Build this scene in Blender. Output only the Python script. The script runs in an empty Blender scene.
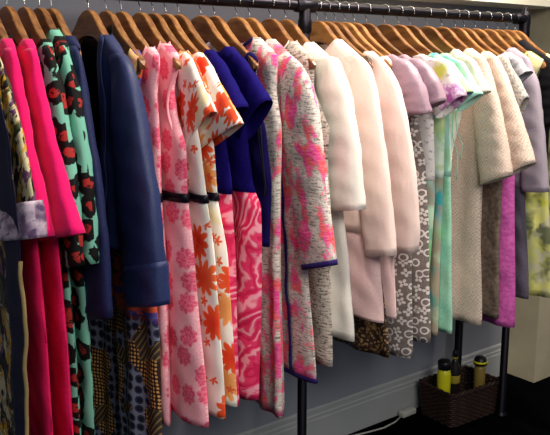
import bpy, bmesh, math, random
from mathutils import Vector

SC = bpy.context.scene
COL = SC.collection
RZ = 1.722            # datum: rail axis is 8 mm above
PI = math.pi
rnd = random.Random(7)

# ------------------------------------------------------------------ helpers
def clamp(x, a=0.0, b=1.0): return max(a, min(b, x))
def lerp(a, b, t): return a + (b - a) * t
def smooth(t): t = clamp(t); return t * t * (3 - 2 * t)
def interp(x, pts):
    if x <= pts[0][0]: return pts[0][1]
    for (a, b), (c, d) in zip(pts, pts[1:]):
        if x <= c: return lerp(b, d, (x - a) / (c - a))
    return pts[-1][1]
def sinterp(x, pts):
    """monotone-ish smooth interpolation (cosine eased half, half linear)"""
    if x <= pts[0][0]: return pts[0][1]
    for (a, b), (c, d) in zip(pts, pts[1:]):
        if x <= c:
            t = (x - a) / (c - a)
            return lerp(b, d, 0.5 * t + 0.5 * smooth(t))
    return pts[-1][1]
def hx(h):
    h = h.lstrip('#'); v = [int(h[i:i+2], 16) / 255 for i in (0, 2, 4)]
    return tuple(((c / 12.92) if c <= .04045 else ((c + .055) / 1.055) ** 2.4) for c in v) + (1,)

def link(name, me, mat=None, parent=None, loc=(0, 0, 0)):
    o = bpy.data.objects.new(name, me); COL.objects.link(o); o.location = loc
    if mat is not None and me is not None: me.materials.append(mat)
    if parent is not None: o.parent = parent
    return o
def from_grid(name, P, UV, mat, parent, wrap=False, extra=None, loc=(0, 0, 0), thick=0.0):
    """P: list of grids (rows of points); UV the same shape"""
    verts, faces, uvs = [], [], []
    for g, uvg in zip(P, UV):
        base = len(verts); nr = len(g); nc = len(g[0])
        for r in range(nr):
            for c in range(nc):
                verts.append(g[r][c]); uvs.append(uvg[r][c])
        for r in range(nr - 1):
            for c in range(nc - 1):
                a = base + r * nc + c
                faces.append((a, a + 1, a + nc + 1, a + nc))
    if extra: faces += extra(verts)
    me = bpy.data.meshes.new(name); me.from_pydata(verts, [], faces)
    uvl = me.uv_layers.new(name='cloth')
    for lp in me.loops: uvl.data[lp.index].uv = uvs[lp.vertex_index]
    bm = bmesh.new(); bm.from_mesh(me)
    bmesh.ops.remove_doubles(bm, verts=bm.verts, dist=0.00005)
    bmesh.ops.recalc_face_normals(bm, faces=bm.faces)
    bm.to_mesh(me); bm.free()
    for p in me.polygons: p.use_smooth = True
    o = link(name, me, mat, parent, loc)
    if thick:
        m = o.modifiers.new('cloth', 'SOLIDIFY'); m.thickness = thick; m.offset = 0
    return o
def bm_obj(name, bm, mat, parent=None, loc=(0, 0, 0), smooth_=True):
    bmesh.ops.recalc_face_normals(bm, faces=bm.faces)
    me = bpy.data.meshes.new(name); bm.to_mesh(me); bm.free()
    if smooth_:
        for p in me.polygons: p.use_smooth = True
    return link(name, me, mat, parent, loc)
def add_box(bm, c, s, bev=0.0):
    r = bmesh.ops.create_cube(bm, size=1)
    for v in r['verts']:
        v.co = Vector((c[0] + v.co.x * s[0], c[1] + v.co.y * s[1], c[2] + v.co.z * s[2]))
    if bev:
        es = list({e for v in r['verts'] for e in v.link_edges})
        bmesh.ops.bevel(bm, geom=es, offset=bev, segments=2, affect='EDGES', profile=.5)
def add_tube(bm, pts, rad, n=8, cap=True):
    pts = [Vector(p) for p in pts]
    rads = rad if isinstance(rad, (list, tuple)) else [rad] * len(pts)
    rings = []; ref = None
    for i, p in enumerate(pts):
        t = (pts[min(i + 1, len(pts) - 1)] - pts[max(i - 1, 0)]).normalized()
        if ref is None:
            ref = Vector((0, 0, 1)) if abs(t.z) < .9 else Vector((1, 0, 0))
        u = (ref - t * ref.dot(t)).normalized(); ref = u; w = t.cross(u)
        rings.append([bm.verts.new(p + (u * math.cos(2*PI*k/n) + w * math.sin(2*PI*k/n)) * rads[i]) for k in range(n)])
    for a, b in zip(rings, rings[1:]):
        for k in range(n): bm.faces.new((a[k], a[(k+1) % n], b[(k+1) % n], b[k]))
    if cap:
        bm.faces.new(rings[0]); bm.faces.new(rings[-1])
def add_lathe(bm, prof, n=20, c=(0, 0, 0)):
    rings = [[bm.verts.new((c[0] + r * math.cos(2*PI*k/n), c[1] + r * math.sin(2*PI*k/n), c[2] + z)) for k in range(n)] for r, z in prof]
    for a, b in zip(rings, rings[1:]):
        for k in range(n): bm.faces.new((a[k], a[(k+1) % n], b[(k+1) % n], b[k]))
    bm.faces.new(rings[0]); bm.faces.new(rings[-1])
def tag(o, label=None, cat=None, group=None, kind=None):
    if label: o['label'] = label
    if cat: o['category'] = cat
    if group: o['group'] = group
    if kind: o['kind'] = kind
def thing(name, label, cat, loc, group=None):
    o = bpy.data.objects.new(name, None); COL.objects.link(o); o.location = loc
    o.empty_display_size = .05
    tag(o, label, cat, group); return o

# ------------------------------------------------------------------ materials
class G:
    def __init__(s, name, rough=.85, spec=.25, sheen=0.0):
        s.m = bpy.data.materials.new(name); s.m.use_nodes = True
        s.t = s.m.node_tree; s.p = s.t.nodes['Principled BSDF']
        s.p.inputs['Roughness'].default_value = rough
        s.p.inputs['Specular IOR Level'].default_value = spec
        s.p.inputs['Sheen Weight'].default_value = sheen
    def n(s, kind, **kw):
        nd = s.t.nodes.new(kind)
        for k, v in kw.items(): setattr(nd, k, v)
        return nd
    def put(s, sock, v):
        if isinstance(v, bpy.types.NodeSocket): s.t.links.new(v, sock)
        else: sock.default_value = v
    def math(s, op, a, b=0.0, c=0.0):
        nd = s.n('ShaderNodeMath', operation=op)
        s.put(nd.inputs[0], a); s.put(nd.inputs[1], b); s.put(nd.inputs[2], c)
        return nd.outputs[0]
    def vmath(s, op, a, b=(0, 0, 0), out=0):
        nd = s.n('ShaderNodeVectorMath', operation=op)
        s.put(nd.inputs[0], a); s.put(nd.inputs[1], b); return nd.outputs[out]
    def scale(s, v, k):
        nd = s.n('ShaderNodeMapping'); s.put(nd.inputs[0], v)
        nd.inputs['Scale'].default_value = k if isinstance(k, tuple) else (k, k, k)
        return nd.outputs[0]
    def mix(s, f, a, b):
        nd = s.n('ShaderNodeMix', data_type='RGBA')
        s.put(nd.inputs[0], f); s.put(nd.inputs[6], a); s.put(nd.inputs[7], b)
        return nd.outputs[2]
    def ramp(s, v, lo, hi):
        nd = s.n('ShaderNodeMapRange'); s.put(nd.inputs[0], v)
        nd.inputs[1].default_value = lo; nd.inputs[2].default_value = hi
        nd.inputs[3].default_value = 0; nd.inputs[4].default_value = 1
        nd.clamp = True; return nd.outputs[0]
    def uv(s): return s.n('ShaderNodeTexCoord').outputs['UV']
    def obj(s): return s.n('ShaderNodeTexCoord').outputs['Object']
    def noise(s, v, sc, det=3, rough=.55, dist=0.0, col=False):
        nd = s.n('ShaderNodeTexNoise'); s.put(nd.inputs['Vector'], v)
        nd.inputs['Scale'].default_value = sc; nd.inputs['Detail'].default_value = det
        nd.inputs['Roughness'].default_value = rough; nd.inputs['Distortion'].default_value = dist
        return nd.outputs[1 if col else 0]
    def warp(s, v, sc, amp):
        c = s.vmath('SUBTRACT', s.noise(v, sc, 2, col=True), (.5, .5, .5))
        return s.vmath('ADD', v, s.vmath('MULTIPLY', c, (amp, amp, amp)))
    def vor(s, v, rand=1.0, feature='F1'):
        nd = s.n('ShaderNodeTexVoronoi', feature=feature, voronoi_dimensions='2D')
        s.put(nd.inputs['Vector'], v); nd.inputs['Scale'].default_value = 1
        nd.inputs['Randomness'].default_value = rand; return nd
    def flowers(s, v, petals, size, depth=.4, rand=.8, soft=.04):
        """daisy mask, centre mask and the cell's random value, in cell units"""
        nd = s.vor(v, rand)
        loc = s.vmath('SUBTRACT', v, nd.outputs['Position'])
        sep = s.n('ShaderNodeSeparateXYZ'); s.put(sep.inputs[0], loc)
        cs = s.n('ShaderNodeSeparateColor'); s.put(cs.inputs[0], nd.outputs['Color'])
        ang = s.math('ARCTAN2', sep.outputs[1], sep.outputs[0])
        ang = s.math('ADD', s.math('MULTIPLY', ang, petals / 2), s.math('MULTIPLY', cs.outputs[0], 6.28))
        r = nd.outputs['Distance']
        R = s.math('MULTIPLY_ADD', s.math('ABSOLUTE', s.math('COSINE', ang)), size * depth * 2, size * (1 - 2 * depth))
        m = s.ramp(s.math('SUBTRACT', R, r), 0, soft)
        ctr = s.ramp(s.math('SUBTRACT', size * .28, r), 0, soft)
        return m, ctr, cs.outputs[1], r
    def done(s, col, bump=None, dist=.001, strength=.5):
        s.put(s.p.inputs['Base Color'], col)
        if bump is not None:
            b = s.n('ShaderNodeBump'); b.inputs['Strength'].default_value = strength
            b.inputs['Distance'].default_value = dist
            s.put(b.inputs['Height'], bump); s.t.links.new(b.outputs[0], s.p.inputs['Normal'])
        return s.m

def cloth(name, c1, c2=None, sc=250, contrast=(.35, .65), rough=.85, sheen=0.0, stretch=(1, 1, 1), spec=.2, dist=.0012):
    g = G(name, rough, spec, sheen); v = g.scale(g.uv(), stretch)
    f = g.noise(v, sc, 3, .6)
    wr = g.noise(g.scale(g.uv(), (9, 3, 1)), 1.5, 2)
    return g.done(g.mix(g.ramp(f, *contrast), hx(c1), hx(c2 or c1)), g.math('ADD', f, g.math('MULTIPLY', wr, 6)), dist)
def metal(name, c, rough=.35):
    g = G(name, rough, .5); g.p.inputs['Metallic'].default_value = 1
    f = g.noise(g.obj(), 60, 2); return g.done(g.mix(f, hx(c), tuple(x * .8 for x in hx(c)[:3]) + (1,)), f, .0002)
def paint(name, c, c2=None, rough=.7, sc=4, spec=.3):
    g = G(name, rough, spec); f = g.noise(g.obj(), sc, 5, .6)
    return g.done(g.mix(g.ramp(f, .3, .7), hx(c), hx(c2 or c)), g.noise(g.obj(), 180, 2), .0004)

M = {}
# plain cloths
M['pink'] = cloth('hot_pink_wool', '#f0106e', '#d80c62', 300, sheen=.1)
M['crimson'] = cloth('crimson_pink_cloth', '#e0185c', '#d01252', 120)
M['navy'] = cloth('navy_satin', '#263464', '#1e2850', 180, rough=.5, spec=.4)
M['navyd'] = cloth('dark_navy_cloth', '#232a54', '#1b2044', 160, rough=.6)
M['ink'] = cloth('ink_navy_band', '#1a183c', '#131230', 160, rough=.6)
M['blacklin'] = cloth('black_lining', '#08080c', '#0c0c12', 120, rough=.6)
M['black'] = cloth('black_cloth', '#0d0c12', '#141219', 200)
M['cobalt'] = cloth('cobalt_velvet', '#180f64', '#110a50', 200, sheen=.0, spec=.06)
M['indigo'] = cloth('indigo_velvet', '#18114e', '#120c40', 200, sheen=.0, spec=.06)
M['belt'] = cloth('black_ribbon', '#12101e', '#0c0a16', 300, rough=.4)
M['white'] = cloth('ivory_crepe', '#ece9e0', '#e2ded4', 300)
M['blush'] = cloth('blush_wool', '#efdad2', '#e8cec6', 260)
M['blushd'] = cloth('blush_silk', '#e6c6c4', '#dcbaba', 140)
M['mauve'] = cloth('mauve_satin', '#a98d9c', '#9c8090', 220, rough=.45, spec=.4)
M['lavg'] = cloth('lavender_grey_wool', '#a39aa6', '#968c9a', 260)
M['greyh'] = cloth('heather_grey', '#b4b3b8', '#98979e', 160, (.3, .7))
M['cocoa'] = cloth('taupe_brocade', '#7c6d62', '#5f5349', 70, (.4, .6), rough=.6)
M['magenta'] = cloth('magenta_brocade', '#cc62ae', '#b24a98', 60, (.4, .6), rough=.6)
M['slate'] = cloth('slate_cloth', '#5f5a68', '#54505e', 160)
M['creamstrap'] = cloth('cream_silk', '#ece4b4', '#dfd6a0', 160, rough=.5)
M['mintplain'] = cloth('mint_silk', '#a8dcc4', '#93cdb2', 90, (.3, .7), rough=.5)
M['pipe_trim'] = cloth('sand_piping', '#a89468', '#7d6c46', 200)
M['peach'] = cloth('peach_strap', '#f0a888', '#e8d070', 30)
M['navytrim'] = cloth('indigo_trim', '#2a1c60', '#1e144c', 260)
M['label'] = cloth('woven_label', '#c9b78c', '#b8a578', 200)

def m_leopard():
    g = G('leopard_print', .8); v0 = g.scale(g.uv(), (13, 16, 1)); v = g.warp(v0, .9, .55)
    nd = g.vor(v, .75); d = g.math('ADD', nd.outputs['Distance'], g.math('MULTIPLY', g.math('SUBTRACT', g.noise(v0, 3.2, 2), .5), .32))
    ring = g.ramp(d, .475, .45); red = g.ramp(d, .21, .17)
    bits = g.ramp(g.noise(v0, 6, 2), .58, .62)
    c = g.mix(ring, hx('#74b8a2'), hx('#0a0a0c'))
    c = g.mix(g.math('MULTIPLY', red, g.math('SUBTRACT', 1, bits)), c, hx('#a02a28'))
    return g.done(c, g.noise(g.uv(), 300, 2), .0008)
M['leopard'] = m_leopard()

def m_kimono():
    g = G('garden_print', .7); v = g.warp(g.scale(g.uv(), (26, 14, 1)), 1.3, 1.4)
    n = g.noise(v, .8, 3, col=True); s_ = g.n('ShaderNodeSeparateColor'); g.put(s_.inputs[0], n)
    c = g.mix(g.ramp(s_.outputs[0], .49, .53), hx('#15151c'), hx('#cfc49a'))
    c = g.mix(g.ramp(s_.outputs[1], .56, .6), c, hx('#c99a24'))
    c = g.mix(g.ramp(s_.outputs[2], .57, .6), c, hx('#3f4a2c'))
    c = g.mix(g.ramp(g.noise(v, 1.7, 2), .6, .64), c, hx('#6c4666'))
    return g.done(c, g.noise(g.uv(), 300, 2), .0006)
M['kimono'] = m_kimono()
def m_satinfloral():
    g = G('lavender_satin', .4, .4); v = g.scale(g.uv(), 16)
    c = g.mix(g.ramp(g.noise(v, 1.2, 3), .42, .6), hx('#6c5674'), hx('#cdbccc'))
    c = g.mix(g.ramp(g.noise(v, 2.1, 2), .6, .66), c, hx('#5a4468'))
    return g.done(c)
M['lavsatin'] = m_satinfloral()

def m_patch():
    g = G('patchwork_print', .7); v = g.uv()
    sp = g.n('ShaderNodeSeparateXYZ'); g.put(sp.inputs[0], v)
    # blue-grey ground with black discs
    d1 = g.vor(g.scale(v, (38, 34, 1)), .25).outputs['Distance']
    discs = g.mix(g.ramp(d1, .43, .38), hx('#7c829a'), hx('#1a1b30'))
    discs = g.mix(g.ramp(g.math('ABSOLUTE', g.math('SUBTRACT', d1, .3)), .03, .0), discs, hx('#565c74'))
    # gold honeycomb on dark ground
    nd = g.vor(g.scale(v, (105, 90, 1)), .15); mesh = g.mix(g.ramp(nd.outputs['Distance'], .36, .28), hx('#2c2022'), hx('#dba45c'))
    reg = g.noise(g.scale(v, (9, 5.5, 1)), 1.0, 1.5, .4)
    c = g.mix(g.ramp(reg, .50, .52), discs, mesh)
    # olive tartan corner and brick bands higher up
    wv = g.math('SINE', g.math('MULTIPLY', g.math('ADD', sp.outputs[0], g.math('MULTIPLY', sp.outputs[1], .7)), 420))
    tart = g.mix(g.ramp(wv, .3, .8), hx('#3a3230'), hx('#8a7444'))
    c = g.mix(g.ramp(g.noise(g.scale(v, (8, 7, 1)), 1.3, 1), .57, .59), c, tart)
    hi = g.ramp(sp.outputs[1], -.86, -.83)
    bands = g.noise(g.scale(v, (6, 30, 1)), 1.0, 2)
    bc = g.mix(g.ramp(bands, .44, .46), hx('#54459a'), hx('#d0583a'))
    bc = g.mix(g.ramp(bands, .56, .58), bc, hx('#4c5a30'))
    return g.done(g.mix(hi, c, bc), g.noise(v, 300, 2), .0008)
M['patch'] = m_patch()

def m_coral():
    g = G('coral_flower_print', .8); v = g.warp(g.scale(g.uv(), (14.5, 13, 1)), 2.0, .10)
    m, ctr, rv, r = g.flowers(v, 8, .43, .10, .6, .07)
    stip = g.ramp(g.noise(g.uv(), 330, 2, .6), .46, .56)
    base = g.mix(stip, hx('#f8c0c8'), hx('#f29cac'))
    fl = g.mix(g.ramp(g.noise(g.uv(), 150, 3), .44, .56), hx('#e24a70'), hx('#f07c94'))
    c = g.mix(m, base, fl)
    return g.done(c, g.noise(g.uv(), 300, 2), .0006)
M['coral'] = m_coral()

def m_orange():
    g = G('orange_flower_print', .75); v = g.warp(g.scale(g.uv(), (9.6, 8.8, 1)), 4.0, .10)
    m, ctr, rv, r = g.flowers(v, 10, .48, .19, .75, .05)
    m = g.math('MULTIPLY', m, g.ramp(rv, .26, .30))
    ground = g.mix(g.ramp(g.noise(v, .9, 2), .54, .68), hx('#f4eee4'), hx('#eedcaa'))
    fl = g.mix(g.ramp(r, .05, .45), hx('#d8341c'), hx('#f4622e'))
    fl = g.mix(g.ramp(rv, .72, .76), fl, hx('#f5a862'))
    c = g.mix(m, ground, fl)
    v2 = g.warp(g.scale(g.uv(), (21, 19, 1)), 2.0, .3)
    m2, _, rv2, _ = g.flowers(v2, 5, .33, .35, 1.0, .06)
    c = g.mix(g.math('MULTIPLY', m2, g.ramp(rv2, .62, .66)), c, hx('#e8643a'))
    return g.done(c, g.noise(g.uv(), 260, 2), .0008)
M['orange'] = m_orange()

def m_swirl():
    g = G('pink_swirl_print', .7); v = g.warp(g.warp(g.scale(g.uv(), (17, 11, 1)), .55, 2.6), 1.4, .8)
    sp = g.n('ShaderNodeSeparateXYZ'); g.put(sp.inputs[0], v)
    w = g.math('MULTIPLY_ADD', g.math('SINE', g.math('MULTIPLY', g.math('ADD', sp.outputs[0], g.math('MULTIPLY', sp.outputs[1], .55)), 15)), .5, .5)
    br = g.noise(v, 1.2, 2)
    c = g.mix(g.ramp(g.math('MULTIPLY', w, g.ramp(br, .25, .45)), .60, .92), hx('#e63a6c'), hx('#f6a4b4'))
    c = g.mix(g.ramp(w, .2, .05), c, hx('#d42258'))
    return g.done(c, w, .0004)
M['swirl'] = m_swirl()

def m_tweed(name, patches=True, a='#ded6ce', b='#867d76'):
    g = G(name, .95, .1); u = g.uv()
    w = g.noise(g.scale(u, (45, 190, 1)), 1.0, 3, .7); w2 = g.noise(g.scale(u, (240, 60, 1)), 1.0, 2, .6)
    wv = g.math('ADD', g.math('MULTIPLY', w, .75), g.math('MULTIPLY', w2, .25))
    c = g.mix(g.ramp(wv, .40, .52), hx(b), hx(a))
    if patches:
        v = g.warp(g.scale(u, (19, 12, 1)), 1.5, .5)
        p = g.math('ADD', g.noise(v, .75, 2), g.math('MULTIPLY', g.math('SUBTRACT', wv, .5), .5))
        rag = g.ramp(p, .525, .545)
        q = g.ramp(g.noise(g.scale(u, (17, 11, 1)), 1.6, 2), .48, .54)
        pc = g.mix(q, hx('#f23a94'), hx('#f4565c'))
        pc = g.mix(g.ramp(w, .42, .60), pc, g.mix(.35, pc, hx('#f8b8cc')))
        c = g.mix(rag, c, pc)
    return g.done(c, wv, .004, .7)
M['tweed'] = m_tweed('pink_flower_tweed')
M['boucle'] = m_tweed('grey_boucle', False, '#bcb3a8', '#504840')

def m_sequin():
    g = G('bronze_sequins', .35, .5); nd = g.vor(g.scale(g.uv(), 160), .6)
    s_ = g.n('ShaderNodeSeparateColor'); g.put(s_.inputs[0], nd.outputs['Color'])
    c = g.mix(g.ramp(s_.outputs[0], .55, .9), hx('#33241f'), hx('#a08050'))
    return g.done(c, nd.outputs['Distance'], .003)
M['sequin'] = m_sequin()

def m_lace():
    g = G('grey_flower_lace', .8); u = g.uv()
    v = g.scale(u, (31, 31, 1))
    m, ctr, rv, r = g.flowers(v, 4, .48, .36, .55, .06)
    ring = g.ramp(g.math('ABSOLUTE', g.math('SUBTRACT', r, .34)), .10, .05)
    hole = g.ramp(r, .07, .12)
    pick = g.ramp(rv, .5, .52)
    f = g.math('MULTIPLY', g.math('ADD', g.math('MULTIPLY', pick, m), g.math('MULTIPLY', g.math('SUBTRACT', 1, pick), ring)), hole)
    base = g.mix(g.ramp(g.noise(u, 260, 2), .4, .6), hx('#6a605c'), hx('#857a76'))
    return g.done(g.mix(f, base, hx('#d8d0cc')), f, .002)
M['lace'] = m_lace()

def m_water(name, cols, sc=9, spots=None, ground='#eef0e8'):
    g = G(name, .7); v = g.warp(g.scale(g.uv(), (sc, sc * .8, 1)), 1.2, .8)
    n = g.noise(v, .8, 3, .5, 0, True); s_ = g.n('ShaderNodeSeparateColor'); g.put(s_.inputs[0], n)
    c = hx(ground)
    for i, k in enumerate(cols):
        src = s_.outputs[i % 3] if i < 3 else g.noise(g.scale(g.uv(), (sc * 1.2, sc, 1)), 1.3 + i * .3, 2)
        c = g.mix(g.ramp(src, .47, .60), c, hx(k))
    if spots:
        m, ctr, rv, r = g.flowers(g.warp(g.scale(g.uv(), (9, 9, 1)), 3, .2), 8, .5, .28, .8, .12)
        c = g.mix(g.math('MULTIPLY', m, g.ramp(rv, .4, .45)), c, g.mix(g.ramp(r, .1, .4), hx(spots), hx('#d8a8d8')))
    return g.done(c, g.noise(g.uv(), 280, 2), .0006)
def m_bloom():
    g = G('purple_bloom_print', .7); o = g.obj(); w = g.warp(o, 26, .03)
    sp = g.n('ShaderNodeSeparateXYZ'); g.put(sp.inputs[0], w)
    def dist(y, z): return g.math('SQRT', g.math('ADD', g.math('POWER', g.math('SUBTRACT', sp.outputs[1], y), 2.0), g.math('POWER', g.math('SUBTRACT', sp.outputs[2], z), 2.0)))
    grey = g.noise(g.scale(g.uv(), (60, 60, 1)), 1, 3)
    c = g.mix(g.ramp(grey, .56, .62), hx('#f1ece8'), hx('#b9aebc'))
    c = g.mix(g.ramp(dist(-.275, -.205), .042, .016), c, hx('#d2d860'))
    d = dist(-.325, -.288); pet = g.noise(o, 75, 2)
    c = g.mix(g.ramp(d, .052, .040), c, g.mix(g.ramp(pet, .42, .6), hx('#c07cb8'), hx('#ead0e6')))
    c = g.mix(g.ramp(d, .018, .010), c, hx('#a8589e'))
    return g.done(c, grey, .0006)
M['purple'] = m_bloom()
M['greenp'] = m_water('green_aqua_print', ['#7ccc70', '#64c0c8', '#bcd49a'], 15, None, '#e4f2e4')
M['mintp'] = m_water('mint_wash_print', ['#7fd0b4', '#a8d8b4', '#b4e4dc'], 8, None, '#c8ecd8')
M['multi'] = m_water('aqua_multi_print', ['#58c070', '#3fb0bc', '#a89c88'], 14, None, '#b8d8b8')
M['yelp'] = m_water('yellow_leaf_print', ['#bcc030', '#5c6248', '#c8c874'], 15, None, '#b9b7a0')
M['yelp2'] = m_water('olive_leaf_print', ['#8e9448', '#4c4c3c', '#b8b088'], 13, None, '#a8a48c')
M['orchid'] = m_water('orchid_print', ['#b04c98', '#efe4ea', '#5c4868'], 22, None, '#cfc4cc')

def m_check(name, a, b, sc=230):
    g = G(name, .9, .15); u = g.uv(); v = g.n('ShaderNodeTexChecker'); g.put(v.inputs[0], g.warp(u, 30, .002)); v.inputs['Scale'].default_value = sc
    f = g.math('MULTIPLY', v.outputs['Fac'], g.ramp(g.noise(u, 140, 2), .25, .6))
    return g.done(g.mix(f, hx(a), hx(b)), f, .001)
M['beige'] = m_check('beige_basketweave', '#e2d0c2', '#bfa898', 165)
M['beiged'] = m_check('beige_silk_check', '#b7a598', '#a08d80', 260)
M['creaml'] = m_water('cream_lace', ['#efe2d0', '#dccab8', '#f3ece2'], 40, None, '#f0e6da')
M['fleck'] = cloth('flecked_grey', '#c6c2bc', '#8f8a84', 120, (.4, .6))

def m_wood(name, a, b):
    g = G(name, .38, .45); o = g.obj(); oi = g.n('ShaderNodeObjectInfo')
    v = g.vmath('ADD', g.scale(o, (60, 6, 40)), g.vmath('MULTIPLY', oi.outputs['Location'], (37, 37, 37)))
    f = g.noise(v, 1.0, 4, .6, .6)
    c = g.mix(g.ramp(f, .35, .68), hx(a), hx(b))
    tint = g.mix(oi.outputs['Random'], (.72, .66, .6, 1), (1.12, 1.08, 1.05, 1))
    mx = g.n('ShaderNodeMix', data_type='RGBA', blend_type='MULTIPLY'); mx.inputs[0].default_value = 1
    g.put(mx.inputs[6], c); g.put(mx.inputs[7], tint)
    return g.done(mx.outputs[2], f, .0004)
M['wood'] = m_wood('varnished_hanger_wood', '#694022', '#a87a44')
M['chrome'] = metal('hook_chrome', '#c8c8cc', .22)
M['iron'] = metal('black_iron_pipe', '#2c2a30', .42)
M['wall'] = paint('blue_grey_wall_paint', '#8f929c', '#868a95', .6)
M['skirt'] = paint('pale_baseboard_paint', '#a3a7a8', '#989c9e', .5)
M['cream'] = paint('cream_wall_paint', '#b8b096', '#a69e84', .6, 5)
M['header'] = paint('white_header_paint', '#e6e1cf', '#ddd8c4', .5)
M['carpet'] = cloth('black_carpet', '#070708', '#040405', 90, rough=1, spec=0)
M['ceil'] = paint('white_ceiling_paint', '#c8c6c0', '#c0beb8')
M['cord'] = paint('white_cord', '#b9b8b2', '#aeada6', .4, 30)

# ------------------------------------------------------------------ the hanger
PTOP = [(0, -.045), (.02, -.047), (.045, -.060), (.075, -.088), (.11, -.113), (.155, -.138), (.2, -.160), (.225, -.172), (.235, -.180)]
def ztop(y):
    y = abs(y)
    return interp(y, PTOP) if y <= .235 else -.180 - (y - .235) * .9
def bend(y): return -.016 * (min(abs(y), .26) / .22) ** 2
def zbot(y):
    y = abs(y)
    return interp(y, [(0, -.112), (.03, -.114), (.06, -.124), (.10, -.147), (.15, -.171), (.2, -.190), (.225, -.200), (.237, -.193)])
def hanger_wood(HL):
    ys = []
    n = 44
    for i in range(n + 1):
        t = -1 + 2 * i / n; ys.append(HL * math.copysign(abs(t) ** .85, t))
    P, U = [], []
    for y in ys:
        a = abs(y); zt, zb = ztop(a), zbot(a)
        e = clamp((HL - a) / .012) ** .5
        zc = (zt + zb) / 2; h = (zt - zb) / 2 * max(e, .05)
        ht = interp(a, [(0, .0095), (.1, .0105), (.135, .0085), (.165, .0068), (.19, .0066), (.222, .011), (.237, .010)]) * max(e, .05)
        row = []
        for k in range(17):
            an = 2 * PI * (k + .5) / 16
            cx = math.copysign(abs(math.cos(an)) ** .32, math.cos(an)); cz = math.copysign(abs(math.sin(an)) ** .32, math.sin(an))
            row.append((bend(y) + ht * cx, y, zc + h * cz))
        P.append(row); U.append([(0, 0)] * 17)
    me_o = from_grid('wooden_arms', [P], [U], M['wood'], None)
    bm = bmesh.new(); bm.from_mesh(me_o.data); bmesh.ops.holes_fill(bm, edges=[e for e in bm.edges if e.is_boundary])
    bm.to_mesh(me_o.data); bm.free()
    for q in me_o.data.polygons: q.use_smooth = False
    return me_o
def hanger_hook():
    bm = bmesh.new(); zc = .0; r = .0192
    pts = [(0, 0, -.052), (0, 0, -.036), (0, .003, -.027), (0, .010, -.019)]
    for k in range(15):
        a = math.radians(-45 + k * 250 / 14); pts.append((0, r * math.cos(a), zc + r * math.sin(a)))
    add_tube(bm, pts, .0017, 6)
    return bm_obj('hook', bm, M['chrome'])
H_LONG = hanger_wood(.237); H_SHORT = hanger_wood(.196); H_HOOK = hanger_hook()
_used = set()
def hanger(s, label, bare=False):
    t = thing('clothes_hanger', label, 'hanger', (s, 0, RZ), 'wooden clothes hangers on the rail')
    for src in (H_LONG if bare else H_SHORT, H_HOOK):
        c = src
        if src.name in _used:
            c = src.copy(); COL.objects.link(c)
        _used.add(src.name); c.parent = t
    return t

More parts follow.
